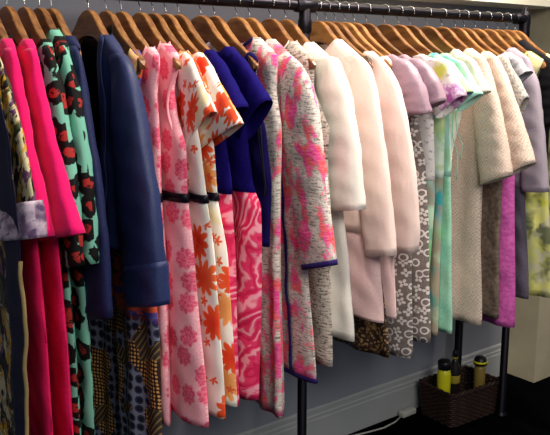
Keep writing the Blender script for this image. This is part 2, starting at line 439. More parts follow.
# ------------------------------------------------------------------ garments
def FARCAP(y): return min(y, .235)
class Body:
    """A hanging garment's trunk in hanger space: y along the hanger (near side negative), z down from the rail, front towards -x."""
    def __init__(b, prof, hem, neck=.13, df=.05, db=.015, t0=.015, t1=.02, amp=.008, waves=5, ph=0.0, vneck=False, hemshape=None, uo=(0, 0), sw=None):
        b.prof = [(-z, w) for z, w in prof]; b.hem = hem; b.neck = neck; b.df = df; b.db = db
        b.t0, b.t1, b.amp, b.waves, b.ph, b.vneck, b.hs, b.uo = t0, t1, amp, waves, ph, vneck, hemshape, uo
        b.sw = sw or b.prof[0][1]; b.open_ = None
    def hw(b, z): return sinterp(-z, b.prof)
    def edge(b, u, z):
        w = b.hw(z); return u * w if u < 0 else u * FARCAP(w)
    def top(b, u, front):
        y = u * b.sw; a = abs(y)
        if a >= b.neck or (front and b.open_ and y < -.110): return ztop(a) + .005
        if front and b.open_: return interp(y, [(p[1], p[0]) for p in b.open_[1:]])
        q = a / b.neck; d = b.df if front else b.db
        zn = ztop(b.neck) + .005
        return zn - d * ((1 - q) if b.vneck and front else (1 - q ** 2.4))
    def hemz(b, u): return b.hem + (b.hs(u) if b.hs else 0)
    def pt(b, u, z, front, infl=0.0):
        y = b.edge(u, z); f = clamp((-.03 - z) / (-.03 - b.hem))
        zt = ztop(min(abs(y), b.sw)) + .005
        ht = lerp(b.t0, b.t1, smooth(f)) * lerp(.62, 1, smooth((zt - z) / .04))
        pw = lerp(14, 4, smooth(f * 4))
        ht *= max(0.0, 1 - abs(u) ** pw) ** .5 + .12
        ht += infl
        cx = bend(y) * (1 - smooth((f - .12) * 2))
        a = 1.2 * b.amp * smooth((f - .12) / .6)
        cx += a * math.sin(u * b.waves * PI * .5 + b.ph + f * .8) + a * .3 * smooth((f - .3) / .5) * math.sin(u * 17 + b.ph * 4) + a * .35 * math.sin(u * b.waves * PI * 1.3 + b.ph * 2 + 1)
        w2 = (.0022 * math.sin(z * 31 + u * 6 + b.ph * 3) + .0014 * math.sin(z * 57 - u * 13 + b.ph * 5)) * smooth(f * 5)
        return (cx + (-ht - w2 if front else ht), y + math.copysign(infl, u) * (abs(u) > .97), z)
    def uvp(b, u, z, front):
        return (b.edge(u, z) * (1 if front else -1) + b.uo[0] + (0 if front else 1.3), z + b.uo[1])
    def grid(b, front, u0, u1, zf0, zf1, nc, nr, infl=0.0):
        P, U = [], []
        for r in range(nr + 1):
            row, ur = [], []
            v = r / nr
            for c in range(nc + 1):
                u = lerp(u0, u1, c / nc)
                za = zf0(u) if callable(zf0) else zf0
                zb = zf1(u) if callable(zf1) else zf1
                z = lerp(za, zb, v)
                row.append(b.pt(u, z, front, infl)); ur.append(b.uvp(u, z, front))
            P.append(row); U.append(ur)
        return P, U
    def shell(b, name, mat, parent, z0=None, z1=None, nr=34, nc=44, infl=0.0, thick=.0016):
        Ps, Us = [], []
        for fr in (True, False):
            a = (lambda u, fr=fr: b.top(u, fr)) if z0 is None else z0
            e = b.hemz if z1 is None else z1
            P, U = b.grid(fr, -1, 1, a, e, nc, nr, infl); Ps.append(P); Us.append(U)
        # close the two sides and the shoulder seams
        side = []
        for ci in (0, -1):
            side.append(([[Ps[0][r][ci], Ps[1][r][ci]] for r in range(nr + 1)], [[Us[0][r][ci]] * 2 for r in range(nr + 1)]))
        for P, U in side: Ps.append(P); Us.append(U)
        if z0 is None:
            for rng in ([c for c in range(nc + 1) if (-1 + 2 * c / nc) * b.sw <= -b.neck], [c for c in range(nc + 1) if (-1 + 2 * c / nc) * b.sw >= b.neck]):
                if len(rng) > 1:
                    Ps.append([[Ps[0][0][c] for c in rng], [Ps[1][0][c] for c in rng]]); Us.append([[Us[0][0][c] for c in rng]] * 2)
        return from_grid(name, Ps, Us, mat, parent, thick=thick)
    def strip(b, name, mat, parent, u0, u1, z0, z1, front=True, infl=.002, nc=6, nr=30):
        P, U = b.grid(front, u0, u1, z0, z1, nc, nr, infl)
        return from_grid(name, [P], [U], mat, parent, thick=.0016)
    def neckband(b, name, mat, parent, w=.014, infl=.003):
        objs = []
        Ps, Us = [], []
        un = b.neck / b.sw
        for fr in (True, False):
            P, U = b.grid(fr, -un * 1.0, un * 1.0, lambda u: b.top(u, fr) + .002, lambda u: b.top(u, fr) - w, 24, 3, infl)
            Ps.append(P); Us.append(U)
        return from_grid(name, Ps, Us, mat, parent, thick=.0016)

def poly(pts, t):
    """point at fraction t of a polyline"""
    L = [0]
    for a, c in zip(pts, pts[1:]): L.append(L[-1] + math.dist(a, c))
    d = t * L[-1]
    for i in range(len(pts) - 1):
        if d <= L[i+1] or i == len(pts) - 2:
            k = (d - L[i]) / (L[i+1] - L[i]) if L[i+1] > L[i] else 0
            return tuple(lerp(x, y, k) for x, y in zip(pts[i], pts[i+1]))
def spoly(pts, t, w=.045):
    """smoothed polyline"""
    acc = [0] * len(pts[0]); n = 5
    for i in range(n):
        q = poly(pts, clamp(t + (i - 2) * w * .5 * min(1, t / w, (1 - t) / w)))
        acc = [a + b for a, b in zip(acc, q)]
    return tuple(a / n for a in acc)
def sleeve(parent, mat, sh, outer, inner, side=-1, rx=.02, rx1=None, xo=-.004, uo=(0, 0), t0=0.0, t1=1.0, name='sleeve', infl=0.0, pit=(.185, -.37), nr=26, puff=0.0, sh_in=.05, flute=0.0, wrinkle=1.0):
    """sh: |y| of the shoulder seam; outer: (|y|, z) points down to the cuff; inner: cuff's inner point"""
    o0 = (sh - sh_in * .3, ztop(sh - sh_in * .3) + .006)
    out = [o0, (sh + .012, ztop(sh) + .000)] + list(outer)
    inn = [(sh - sh_in, ztop(sh - sh_in) - .02), pit, inner]
    if len(outer) < 3 and abs(inner[1]) < .45: inn = [(sh - sh_in, ztop(sh - sh_in) - .02), inner]
    rx1 = rx1 or rx
    P, U = [], []; nk = 26
    for r in range(nr + 1):
        t = lerp(t0, t1, r / nr)
        O = spoly(out, t); I = spoly(inn, t)
        yc, zc = (O[0] + I[0]) / 2, (O[1] + I[1]) / 2
        hy, hz = (O[0] - I[0]) / 2, (O[1] - I[1]) / 2
        x_r = lerp(rx * lerp(.55, 1, smooth(t / .25)), rx1, smooth((t - .4) / .6)) + infl + puff * math.sin(PI * clamp(t * 1.15)) 
        row, ur = [], []; arc = 0; prev = None
        for k in range(nk + 1):
            a = 2 * PI * k / nk
            c = math.cos(a); s = math.sin(a)
            c = math.copysign(abs(c) ** .72, c); s = math.copysign(abs(s) ** .62, s)
            fl = flute * smooth((t - .55) / .45) * math.sin(3 * a + 1)
            wr = wrinkle * (.0022 * math.sin(t * 21 + 2 * a + uo[0] * 9) + .0016 * math.sin(t * 47 - 3 * a + uo[1] * 7) * smooth(t * 3)) * min(1, rx / .02)
            yy = yc + (hy + math.copysign(infl, c) * .8) * c; zz = zc + hz * c
            yy = min(yy, .27) if side > 0 else yy
            q_ = (xo + bend(.2) * (1 - t * .7) + (x_r + wr + fl) * s, side * yy, zz)
            if prev is not None: arc += math.dist(prev, q_)
            prev = q_; row.append(q_)
            ur.append((uo[0] + arc + .4, zz + uo[1]))
        P.append(row); U.append(ur)
    return from_grid(name, [P], [U], mat, parent, thick=.0016)

K = [0]
def garment(kind, label, cat, s, group=None):
    K[0] += 1
    base = thing(kind, label, cat, (s, 0, RZ), group)
    return base, (rnd.uniform(0, 5), rnd.uniform(-3, 3))
def PH(s): return s * 9.0

def both_sleeves(root, mat, sh, outer, inner, **kw):
    out = []
    for sd in (-1, 1):
        k = dict(kw)
        if sd > 0:
            k['uo'] = (k.get('uo', (0, 0))[0] + 2.1, k.get('uo', (0, 0))[1])
            o2 = [(min(y, .245 + .01 * i), z) for i, (y, z) in enumerate(outer)]
            i2 = (min(inner[0], .17), inner[1])
            out.append(sleeve(root, mat, min(sh, .2), o2, i2, side=1, **k))
        else:
            out.append(sleeve(root, mat, sh, outer, inner, side=-1, **k))
    return out

GD = 'dresses hanging on the rail'; GJ = 'jackets hanging on the rail'

# 0 printed kimono at the near end ------------------------------------------------
s = -1.035
r, uo = garment('kimono', 'long garden-print kimono with wide navy front band and lavender cuffs', 'kimono', s)
b = Body([(-.15, .215), (-.3, .28), (-.45, .298), (-.7, .275), (-1.01, .235), (-1.45, .225)], -1.45, .12, .25, vneck=True, t0=.012, t1=.007, amp=.004, waves=3, ph=PH(s), uo=uo)
b.shell('robe', M['kimono'], r)
b.strip('front_band', M['ink'], r, -1.13, -.86, lambda u: -.17, -1.449, infl=.013, nr=44)
bm = bmesh.new(); add_tube(bm, [b.pt(-1.14, lerp(-.60, -1.449, k / 30), True, .012) for k in range(31)], .005, 6); bm_obj('piping', bm, M['pipe_trim'], r)
KO = [(.25, -.2), (.316, -.30), (.360, -.42), (.372, -.47), (.372, -.545)]; KI = (.165, -.585)
both_sleeves(r, M['kimono'], .215, KO, KI, rx=.010, xo=.006, t1=.85, uo=uo)
sleeve(r, M['lavsatin'], .215, KO, KI, side=-1, rx=.012, rx1=.034, xo=.004, t0=.82, t1=1, name='cuff', infl=.003, nr=10, uo=uo, flute=.010)
hanger(s, 'wooden hanger under the garden-print kimono, nearest the frame edge')

# 1, 2 hot pink bell-sleeved dresses ----------------------------------------------
for i, (s, lab) in enumerate(((-.987, 'hot pink bell-sleeved dress squeezed beside the printed kimono'), (-.940, 'hot pink bell-sleeved dress beside the leopard prints, its crimson skirt showing'))):
    r, uo = garment('dress', lab, 'dress', s, GD)
    b = Body([(-.165, .200), (-.3, .21), (-.6, .262), (-1.06, .266), (-1.4, .262)], -1.42, .142, .05, t1=.016, amp=.006, waves=3, ph=PH(s), uo=uo)
    b.shell('bodice', M['pink'], r, z1=-.50, nr=20); b.shell('skirt', M['crimson'], r, z0=-.47, infl=-.001)
    O = [(.218, -.19), (.250, -.286), (.292, -.372), (.338, -.467), (.388, -.545)] if i else [(.218, -.19), (.238, -.25), (.270, -.372), (.310, -.467), (.330, -.555)]
    both_sleeves(r, M['pink'], .205, O, (.165, -.603) if i else (.13, -.60), rx=.016, rx1=.026, uo=uo, flute=.005, pit=(.165, -.38))
    hanger(s, ('light wooden hanger in the hot pink dress next to the kimono', 'light wooden hanger in the hot pink dress next to the leopard prints')[i])

# 3, 4 leopard dresses --------------------------------------------------------------
for i, (s, lab) in enumerate(((-.897, 'teal leopard-print dress half covered by the hot pink sleeve'), (-.859, 'teal leopard-print dress with red-centred spots beside the plain navy jacket'))):
    r, uo = garment('dress', lab, 'dress', s, GD)
    b = Body([(-.15, .185), (-.3, .19), (-.5, .18), (-.88, .196), (-1.42, .196)], -1.43, (.14, .096)[i], .05, t1=.015, amp=.006, waves=3, ph=PH(s), uo=uo)
    b.shell('body', M['leopard'], r)
    both_sleeves(r, M['leopard'], .19, [(.215, -.20), (.238, -.245), (.259, -.334), (.283, -.447), (.286, -.645)], (.19, -.665), rx=.018, uo=uo, pit=(.16, -.36))
    hanger(s, ('wooden hanger in the half-covered teal leopard dress', 'wooden hanger in the teal leopard dress beside the navy jacket')[i])

# 5 first navy jacket ----------------------------------------------------------------
s = -.829
r, uo = garment('jacket', 'dark navy jacket with long wide sleeves next to the leopard dress', 'jacket', s, GJ)
b = Body([(-.16, .185), (-.3, .19), (-.66, .20)], -.66, .126, .06, t1=.014, amp=.004, waves=3, ph=PH(s), uo=uo)
b.shell('body', M['navyd'], r)
both_sleeves(r, M['navyd'], .19, [(.21, -.21), (.235, -.314), (.27, -.45), (.287, -.581), (.287, -.785)], (.09, -.84), rx=.015, rx1=.018, uo=uo, pit=(.15, -.38))
hanger(s, 'dark brown wooden hanger in the navy jacket next to the leopard dress')

# 6 open navy jacket -----------------------------------------------------------------
s = -.729
r, uo = garment('jacket', 'open navy satin jacket showing black lining, neck label and long cuffed sleeves', 'jacket', s, GJ)
b = Body([(-.13, .215), (-.3, .20), (-.5, .195), (-.66, .185)], -.655, .108, .30, db=.012, t0=.02, t1=.024, amp=.004, waves=3, ph=PH(s), vneck=True, uo=uo)
b.open_ = [(-.40, -.12), (-.485, -.108), (-.48, -.104), (-.47, -.098), (-.38, -.06), (-.277, -.015), (-.18, .03), (-.11, .098)]
b.shell('body', M['navy'], r)
un = .108 / .215
# lining on the inner back, neck stand and lapels following the opening
P, U = b.grid(False, -.8, .8, lambda u: b.top(u, False) - .001, -.60, 24, 20, -.003)
from_grid('lining', [P], [U], M['blacklin'], r, thick=.001)
P, U = b.grid(False, -un * 1.02, un * 1.02, lambda u: b.top(u, False) + .022, lambda u: b.top(u, False) - .01, 20, 4, .002)
from_grid('collar', [P], [U], M['blacklin'], r, thick=.002)
for near in (True, False):
    P, U = [], []
    for i in range(21):
        q = i / 20; row, ur = [], []
        if near: y0, z0 = -.108, lerp(ztop(.110) + .004, -.62, q)
        else: z0 = lerp(-.098, -.46, q); y0 = interp(-z0, [(.11, .098), (.18, .03), (.277, -.015), (.38, -.06), (.47, -.098)])
        wl = (.030 if near else .034) * (.5 + .5 * math.sin(PI * clamp(.15 + q)))
        for j in range(5):
            y2 = y0 + (-1 if near else 1) * (wl * j / 4 - .002); z2 = min(z0, ztop(y2) + .004)
            u2 = y2 / b.hw(z2)
            row.append(b.pt(u2, z2, True, .004)); ur.append(b.uvp(u2, z2, True))
        P.append(row); U.append(ur)
    from_grid('lapel', [P], [U], M['navy'], r, thick=.002)
bm = bmesh.new(); add_box(bm, (.004, -.062, -.172), (.0015, .060, .010), .0006); bm_obj('neck_label', bm, M['label'], r)
NO = [(.238, -.165), (.272, -.21), (.313, -.337), (.352, -.499), (.369, -.641), (.373, -.750)]; NI = (.195, -.795)
both_sleeves(r, M['navy'], .222, NO, NI, rx=.026, rx1=.028, t1=.88, uo=uo, pit=(.175, -.37))
for sd in (-1,): sleeve(r, M['navy'], .222, NO, NI, side=sd, rx=.026, rx1=.030, t0=.835, t1=1, name='cuff', infl=.002, uo=uo, pit=(.175, -.37), nr=8)
hanger(s, 'dark brown wooden hanger standing up in the open navy satin jacket')

# 7 patchwork dress -------------------------------------------------------------------
s = -.679
r, uo = garment('dress', 'dark patchwork-print dress with gold honeycomb panel hanging below the navy jacket', 'dress', s, GD)
b = Body([(-.17, .215), (-.28, .17), (-.38, .19), (-.6, .19), (-.9, .225), (-1.42, .212)], -1.43, .185, .16, db=.10, t1=.018, amp=.008, waves=4, ph=PH(s), uo=(uo[0], 0), sw=.23)
b.shell('body', M['patch'], r)
b.strip('strap', M['peach'], r, -.99, -.78, lambda u: b.top(u, True) + .003, -.30, infl=.003, nr=8)
hanger(s, 'wooden hanger with bare rounded tip above the patchwork dress', True)

# 8, 9 coral flower dresses --------------------------------------------------------------
for i, (s, lab) in enumerate(((-.636, 'sleeveless coral-flower dress tucked against the navy sleeve'), (-.579, 'sleeveless coral-flower dress with black belt against the orange-flowered dress'))):
    r, uo = garment('dress', lab, 'dress', s, GD)
    pr = [[(-.17, .228), (-.25, .20), (-.37, .20), (-.52, .185), (-.7, .19), (-1.2, .19)], [(-.17, .225), (-.24, .185), (-.31, .195), (-.39, .24), (-.52, .232), (-.7, .255), (-1.107, .312), (-1.14, .314)]][i]
    hem = (-1.165, -1.135)[i]
    b = Body(pr, hem, (.172, .145)[i], (.09, .07)[i], t1=(.019, .024)[i], amp=.008, waves=(4, 3)[i], ph=PH(s), uo=uo, sw=.225)
    zb = -.525
    b.shell('bodice', M['coral'], r, z1=zb, nr=18); b.shell('skirt', M['coral'], r, z0=zb + .002)
    b.shell('belt', M['belt'], r, z0=zb + .012, z1=zb - .012, nr=2, infl=.003)
    b.neckband('neck_binding', M['coral'], r)
    if i:
        # rolled armhole edge hanging at the near side
        bm = bmesh.new()
        pts = [(-.012 - .012 * math.sin(PI * k / 16), -.213 + .035 * math.sin(PI * k / 16), -.19 - .20 * k / 16) for k in range(17)]
        add_tube(bm, pts, .004, 6); bm_obj('armhole_binding', bm, M['coral'], r)
    hanger(s, ('wooden hanger in the coral-flower dress against the navy sleeve', 'wooden hanger with bare tip in the belted coral-flower dress')[i], bool(i))

# 10, 11 orange flower dresses -----------------------------------------------------------
for i, (s, lab) in enumerate(((-.540, 'white dress with orange flowers between the coral dress and its twin'), (-.500, 'white orange-flowered dress with cap sleeve reaching over the cobalt dress'))):
    r, uo = garment('dress', lab, 'dress', s, GD)
    b = Body([(-.17, .22), (-.3, .225), (-.40, .25), (-.525, .262 - .014 * i), (-.7, .285), (-1.1, .318), (-1.14, .32)], (-1.125, -1.10)[i], (.185, .196)[i], .09, t1=.015, amp=.006, waves=5, ph=PH(s), uo=uo, sw=.225)
    zb = -.528
    b.shell('bodice', M['orange'], r, z1=zb, nr=18); b.shell('skirt', M['orange'], r, z0=zb + .002)
    b.shell('belt', M['belt'], r, z0=zb + .011, z1=zb - .011, nr=2, infl=.003)
    both_sleeves(r, M['orange'], .215, [(.275, -.222), (.375, -.327)] if i else [(.262, -.222), (.315, -.30)], (.172, -.42), rx=.016, rx1=.02, uo=uo, nr=16, t1=1)
    hanger(s, ('wooden hanger in the first white orange-flowered dress beside the coral belt', 'wooden hanger in the white orange-flowered dress touching the cobalt dress')[i])

# 12, 13 cobalt dresses with swirl skirts --------------------------------------------------
for i, (s, lab) in enumerate(((-.459, 'cobalt-topped dress with pink swirl skirt next to the orange-flowered dress'), (-.386, 'cobalt-topped dress with pink swirl skirt and wide sleeve nearest the pink tweed'))):
    r, uo = garment('dress', lab, 'dress', s, GD)
    b = Body([(-.17, .215), (-.3, .225), (-.5, .25), (-.56, .288 if i else .25), (-.8, .285 if i else .26), (-1.14, .272)], -1.125, (.18, .158)[i], .06, t1=(.022, .028)[i], amp=.010, waves=4, ph=PH(s), uo=uo, sw=.222)
    b.shell('bodice', M['cobalt'], r, z1=-.525, nr=18, infl=.002); b.shell('skirt', M['swirl'], r, z0=-.515)
    both_sleeves(r, M['cobalt'], .21, [(.262, -.199), (.336, -.275)] if i else [(.255, -.195), (.33, -.29)], (.215, -.39) if i else (.225, -.335), rx=.018, rx1=.026, uo=uo, nr=16)
    hanger(s, ('wooden hanger in the cobalt dress beside the orange flowers', 'wooden hanger in the cobalt dress with the widest sleeve')[i])

# 14 indigo drape top ------------------------------------------------------------------------
s = -.340
r, uo = garment('top', 'sleeveless indigo velvet top with pointed hem and hanging tie', 'top', s)
b = Body([(-.17, .235), (-.26, .20), (-.36, .25), (-.5, .272), (-.7, .262)], -.60, .19, .12, t1=.016, amp=.006, waves=3, ph=PH(s), uo=uo, sw=.236, hemshape=lambda u: -.085 * smooth((-u - .55) / .42))
b.shell('body', M['indigo'], r)
bm = bmesh.new()
pts = [(-.018, -.222, -.19)] + [(-.022 - .004 * math.sin(k), -.236 - .035 * math.sin(PI * k / 14), -.20 - .335 * math.sin(PI * k / 14) ** .7) if k < 8 else (-.026, -.246 - .040 * math.sin(PI * k / 14), -.20 - .335 * math.sin(PI * k / 14) ** .7) for k in range(1, 14)] + [(-.018, -.228, -.19)]
add_tube(bm, pts, .0022, 6); bm_obj('tie', bm, M['belt'], r)
hanger(s, 'wooden hanger whose bare pale tip sticks out of the indigo top', True)

# 15 tweed dress ------------------------------------------------------------------------------
s = -.261
r, uo = garment('dress', 'sleeveless pink-flowered grey tweed dress beside the indigo top', 'dress', s, GD)
b = Body([(-.17, .215), (-.25, .205), (-.36, .235), (-.55, .225), (-.75, .225), (-1.24, .242)], -1.225, .108, .03, t0=.017, t1=.026, amp=.010, waves=4, ph=PH(s), uo=uo, sw=.22)
b.shell('body', M['tweed'], r)
b.neckband('neck_binding', M['navytrim'], r, .008)
hanger(s, 'wooden hanger in the sleeveless pink tweed dress')

# 16 tweed coat --------------------------------------------------------------------------------
s = -.214
r, uo = garment('coat', 'pink-flowered grey tweed coat edged in dark indigo trim', 'coat', s)
b = Body([(-.16, .215), (-.3, .235), (-.5, .25), (-.75, .275), (-1.1, .318)], -1.10, .112, .045, t0=.017, t1=.022, amp=.008, waves=3, ph=PH(s), uo=uo, sw=.215)
b.shell('body', M['tweed'], r)
b.strip('front_trim', M['navytrim'], r, -.745, -.70, -.20, -1.099, infl=.006, nc=2, nr=40)
b.shell('hem_trim', M['navytrim'], r, z0=-1.092, z1=-1.106, nr=1, infl=.003)
TO = [(.240, -.165), (.300, -.225), (.330, -.30), (.350, -.40), (.374, -.55), (.402, -.728)]; TI = (.278, -.765)
both_sleeves(r, M['tweed'], .215, TO, TI, rx=.022, rx1=.026, uo=uo, pit=(.19, -.38))
sleeve(r, M['navytrim'], .215, TO, TI, side=-1, rx=.022, rx1=.026, t0=.975, t1=1, name='cuff_trim', infl=.002, pit=(.19, -.38), nr=2)
hanger(s, 'wooden hanger in the pink tweed coat with indigo trim')

# 17 grey boucle dress ---------------------------------------------------------------------------
s = -.137
r, uo = garment('dress', 'sleeveless grey boucle dress between the pink tweed coat and white coat', 'dress', s, GD)
b = Body([(-.17, .225), (-.25, .225), (-.31, .265), (-.36, .295), (-.45, .285), (-.57, .290), (-.8, .295), (-1.08, .308)], -1.075, .122, .06, t0=.017, t1=.024, amp=.008, waves=4, ph=PH(s), uo=uo, sw=.232)
b.shell('body', M['boucle'], r); b.neckband('neck_binding', M['white'], r, .008)
hanger(s, 'wooden hanger with bare tip in the grey boucle dress', True)

# 18 white coat dress ----------------------------------------------------------------------------
s = -.076
r, uo = garment('dress', 'ivory white dress with plain elbow-length sleeve beside the pale pink jacket', 'dress', s, GD)
b = Body([(-.15, .22), (-.3, .24), (-.6, .265), (-.8, .30), (-1.0, .328)], -1.005, .122, .05, t0=.018, t1=.026, amp=.007, waves=3, ph=PH(s), uo=uo, sw=.218)
b.shell('body', M['white'], r)
both_sleeves(r, M['white'], .218, [(.25, -.155), (.304, -.255), (.342, -.395), (.368, -.592)], (.230, -.615), rx=.028, rx1=.03, uo=uo, pit=(.19, -.36))
hanger(s, 'wooden hanger in the ivory white dress by the black post')

# 19, 20 pale pink jackets with dresses ----------------------------------------------------------
for i, (s, lab) in enumerate(((.052, 'pale blush pink coat-dress beside the ivory white dress'), (.130, 'pale blush pink coat-dress beside the mauve puff-sleeved dresses'))):
    r, uo = garment('dress', lab, 'dress', s, GD)
    b = Body([(-.15, .215), (-.3, .235), (-.6, .26), (-.75, .30), (-.97, .328)] if not i else [(-.15, .215), (-.3, .23), (-.6, .255), (-.75, .29), (-.98, .312)], (-.972, -.978)[i], (.105, .170)[i], .05, t0=.016, t1=.018, amp=.006, waves=3, ph=PH(s), uo=uo, sw=.215)
    b.shell('jacket_front', M['blush'], r, z1=-.70, nr=22, infl=.002); b.shell('skirt', M['blushd'], r, z0=-.66)
    O = [[(.240, -.165), (.268, -.20), (.300, -.316), (.345, -.52), (.379, -.744)], [(.245, -.175), (.295, -.229), (.341, -.347), (.381, -.524), (.397, -.69), (.392, -.744)]][i]
    both_sleeves(r, M['blush'], .215, O, ((.262, -.767), (.305, -.760))[i], rx=.022, rx1=.024, uo=uo, pit=(.19, -.37))
    hanger(s, ('wooden hanger in the blush coat-dress beside the ivory dress', 'wooden hanger in the blush coat-dress near the mauve sleeves')[i])

# two slim dresses whose straps and hanger tips peep out between them -----------------------------
s = .090
r, uo = garment('dress', 'dark bronze sequin dress whose hem peeps below the blush skirts', 'dress', s, GD)
b = Body([(-.17, .235), (-.26, .19), (-.38, .22), (-.6, .23), (-1.09, .318)], -1.10, .20, .10, t0=.012, t1=.014, amp=.007, waves=4, ph=PH(s), uo=uo, sw=.24)
b.shell('body', M['sequin'], r)
hanger(s, 'wooden hanger tip poking out between the two blush coat-dresses', True)
s = .172
r, uo = garment('dress', 'slim cream dress hidden between the blush coat and the mauve sleeve', 'dress', s, GD)
b = Body([(-.17, .235), (-.26, .19), (-.38, .22), (-.6, .22), (-.95, .25)], -.96, .20, .10, t0=.012, t1=.014, amp=.007, waves=4, ph=PH(s), uo=uo, sw=.24)
b.shell('body', M['white'], r)
hanger(s, 'wooden hanger tip poking out against the mauve puff sleeve', True)

# 22, 23 mauve and lace dresses --------------------------------------------------------------------
for i, (s, lab) in enumerate(((.214, 'mauve puff-sleeved dress with grey flower-lace skirt beside the blush coat'), (.270, 'mauve puff-sleeved dress with lace skirt beside the purple-bloom dress'))):
    r, uo = garment('dress', lab, 'dress', s, GD)
    b = Body([(-.17, .22), (-.3, .235), (-.5, .265), (-.8, .28), (-1.13, .302)] if not i else [(-.17, .22), (-.3, .245), (-.5, .285), (-.8, .31), (-1.08, .334)], (-1.135, -1.085)[i], (.20, .195)[i], .05, t0=.016, t1=.02, amp=.008, waves=4, ph=PH(s), uo=uo, sw=.225)
    b.shell('bodice', M['mauve'], r, z1=-.27, nr=8); b.shell('skirt', M['lace'], r, z0=-.262)
    O = [[(.255, -.168), (.295, -.205), (.330, -.26), (.352, -.328)], [(.255, -.165), (.292, -.187), (.335, -.235), (.361, -.292)]][i]
    both_sleeves(r, M['mauve'], .21, O, ((.252, -.342), (.268, -.327))[i], rx=.018, rx1=.024, puff=.008, uo=uo, nr=20, pit=(.20, -.28), wrinkle=1.8)
    hanger(s, ('wooden hanger in the mauve dress beside the blush coat', 'wooden hanger in the mauve dress beside the purple-bloom dress')[i])

# 24 to 27 printed summer dresses ---------------------------------------------------------------------
spec = [
 ('dress', 'white cap-sleeved dress printed with one large purple bloom', .357, 'purple', [(-.17, .22), (-.3, .24), (-.5, .25), (-.63, .255), (-1.02, .24)], -1.04, .195, [(.29, -.169), (.366, -.278)], (.262, -.354), 'wooden hanger in the purple-bloom dress', 'multi', .03),
 ('dress', 'green and aqua watercolour dress with cap sleeve beside the purple bloom', .425, 'greenp', [(-.17, .22), (-.3, .235), (-.5, .235), (-.8, .24), (-1.11, .245)], -1.115, .175, [(.257, -.175), (.335, -.268)], (.262, -.316), 'wooden hanger in the green and aqua watercolour dress', 'multi', .026),
 ('dress', 'mint green dress with dangling tie cords at the sleeve', .482, 'mintp', [(-.17, .215), (-.3, .2), (-.5, .215), (-.8, .235), (-1.11, .255)], -1.12, .174, [(.252, -.174), (.331, -.277)], (.247, -.335), 'wooden hanger in the mint green dress', 'mintplain', .026),
 ('dress', 'cream lace dress with short sleeve beside the beige woven coat', .571, 'creaml', [(-.17, .21), (-.3, .19), (-.5, .14), (-.8, .14), (-1.05, .15)], -1.06, .15, [(.235, -.174), (.295, -.270)], (.22, -.30), 'wooden hanger in the cream lace dress', 'creaml', .026),
]
for kind, lab, s, mk, pr, hem, nk, O, I, hl, mk2, rx in spec:
    r, uo = garment(kind, lab, 'dress', s, GD)
    b = Body(pr, hem, nk, .06, t0=.016, t1=.022, amp=.008, waves=4, ph=PH(s), uo=uo, sw=.22)
    b.shell('bodice', M[mk], r, z1=-.56, nr=18, infl=.001); b.shell('skirt', M[mk2], r, z0=-.55)
    both_sleeves(r, M[mk], .205, O, I, rx=.018, rx1=rx, uo=uo, nr=16, pit=(.19, -.26))
    if mk == 'mintp':
        for dy, L in ((0, .17), (.014, .24)):
            bm = bmesh.new(); add_tube(bm, [(-.028 - .003 * math.sin(k * 1.3 + dy * 90), -.255 + dy + .012 * math.sin(k * .5) - k * .0012, -.325 - L * k / 12) for k in range(13)], .0018, 6)
            bm_obj('tie_cord', bm, M['mintplain'], r)
    hanger(s, hl)

# 28, 29 beige woven coats -------------------------------------------------------------------------------
for i, (s, lab) in enumerate(((.653, 'beige woven coat with wide elbow sleeve beside the cream lace dress'), (.728, 'beige woven coat with open sleeve end in front of the grey flecked dress'))):
    r, uo = garment('coat', lab, 'coat', s, 'beige woven coats on the rail')
    b = Body([(-.16, .205), (-.3, .215), (-.5, .205), (-.66, .206), (-1.13, .24)] if not i else [(-.16, .205), (-.3, .2), (-.5, .165), (-.66, .155), (-1.13, .165)], (-1.13, -1.10)[i], (.137, .154)[i], .06, t0=.018, t1=.026, amp=.010, waves=4, ph=PH(s), uo=uo, sw=.21)
    b.shell('body', M['beige'], r)
    O = [[(.223, -.184), (.273, -.303), (.308, -.42), (.340, -.557)], [(.222, -.18), (.255, -.236), (.318, -.37), (.377, -.517)]][i]
    both_sleeves(r, M['beige'], .205, O, ((.228, -.604), (.285, -.568))[i], rx=.026, rx1=.036, uo=uo, pit=(.185, -.38))
    hanger(s, ('wooden hanger in the beige coat beside the cream lace dress', 'wooden hanger in the beige coat beside the flecked dress')[i])

# 30 flecked grey, 31 grey with black-edged cap sleeve ----------------------------------------------------
s = .780
r, uo = garment('dress', 'flecked grey cap-sleeved dress with taupe brocade skirt', 'dress', s, GD)
b = Body([(-.17, .21), (-.3, .22), (-.5, .21), (-.8, .21), (-1.13, .224)], -1.135, .183, .05, t0=.015, t1=.026, amp=.010, waves=5, ph=PH(s), uo=uo, sw=.215)
b.shell('bodice', M['fleck'], r, z1=-.50, nr=16, infl=.001); b.shell('skirt', M['cocoa'], r, z0=-.49)
both_sleeves(r, M['fleck'], .205, [(.222, -.184), (.262, -.232), (.300, -.296)], (.26, -.375), rx=.016, rx1=.022, uo=uo, nr=16, pit=(.19, -.28))
hanger(s, 'wooden hanger in the flecked grey dress')
s = .845
r, uo = garment('dress', 'heather grey dress with black-edged cap sleeve and magenta skirt', 'dress', s, GD)
b = Body([(-.17, .212), (-.25, .205), (-.4, .21), (-.58, .216), (-1.17, .258)], -1.172, .159, .05, t0=.016, t1=.028, amp=.009, waves=3, ph=PH(s), uo=uo, sw=.215)
b.shell('bodice', M['orchid'], r, z1=-.46, nr=16, infl=.001); b.shell('skirt', M['magenta'], r, z0=-.45)
GO = [(.232, -.186), (.257, -.208)]; GI = (.196, -.255)
both_sleeves(r, M['greyh'], .205, GO, GI, rx=.018, rx1=.024, uo=uo, nr=14, infl=.004)
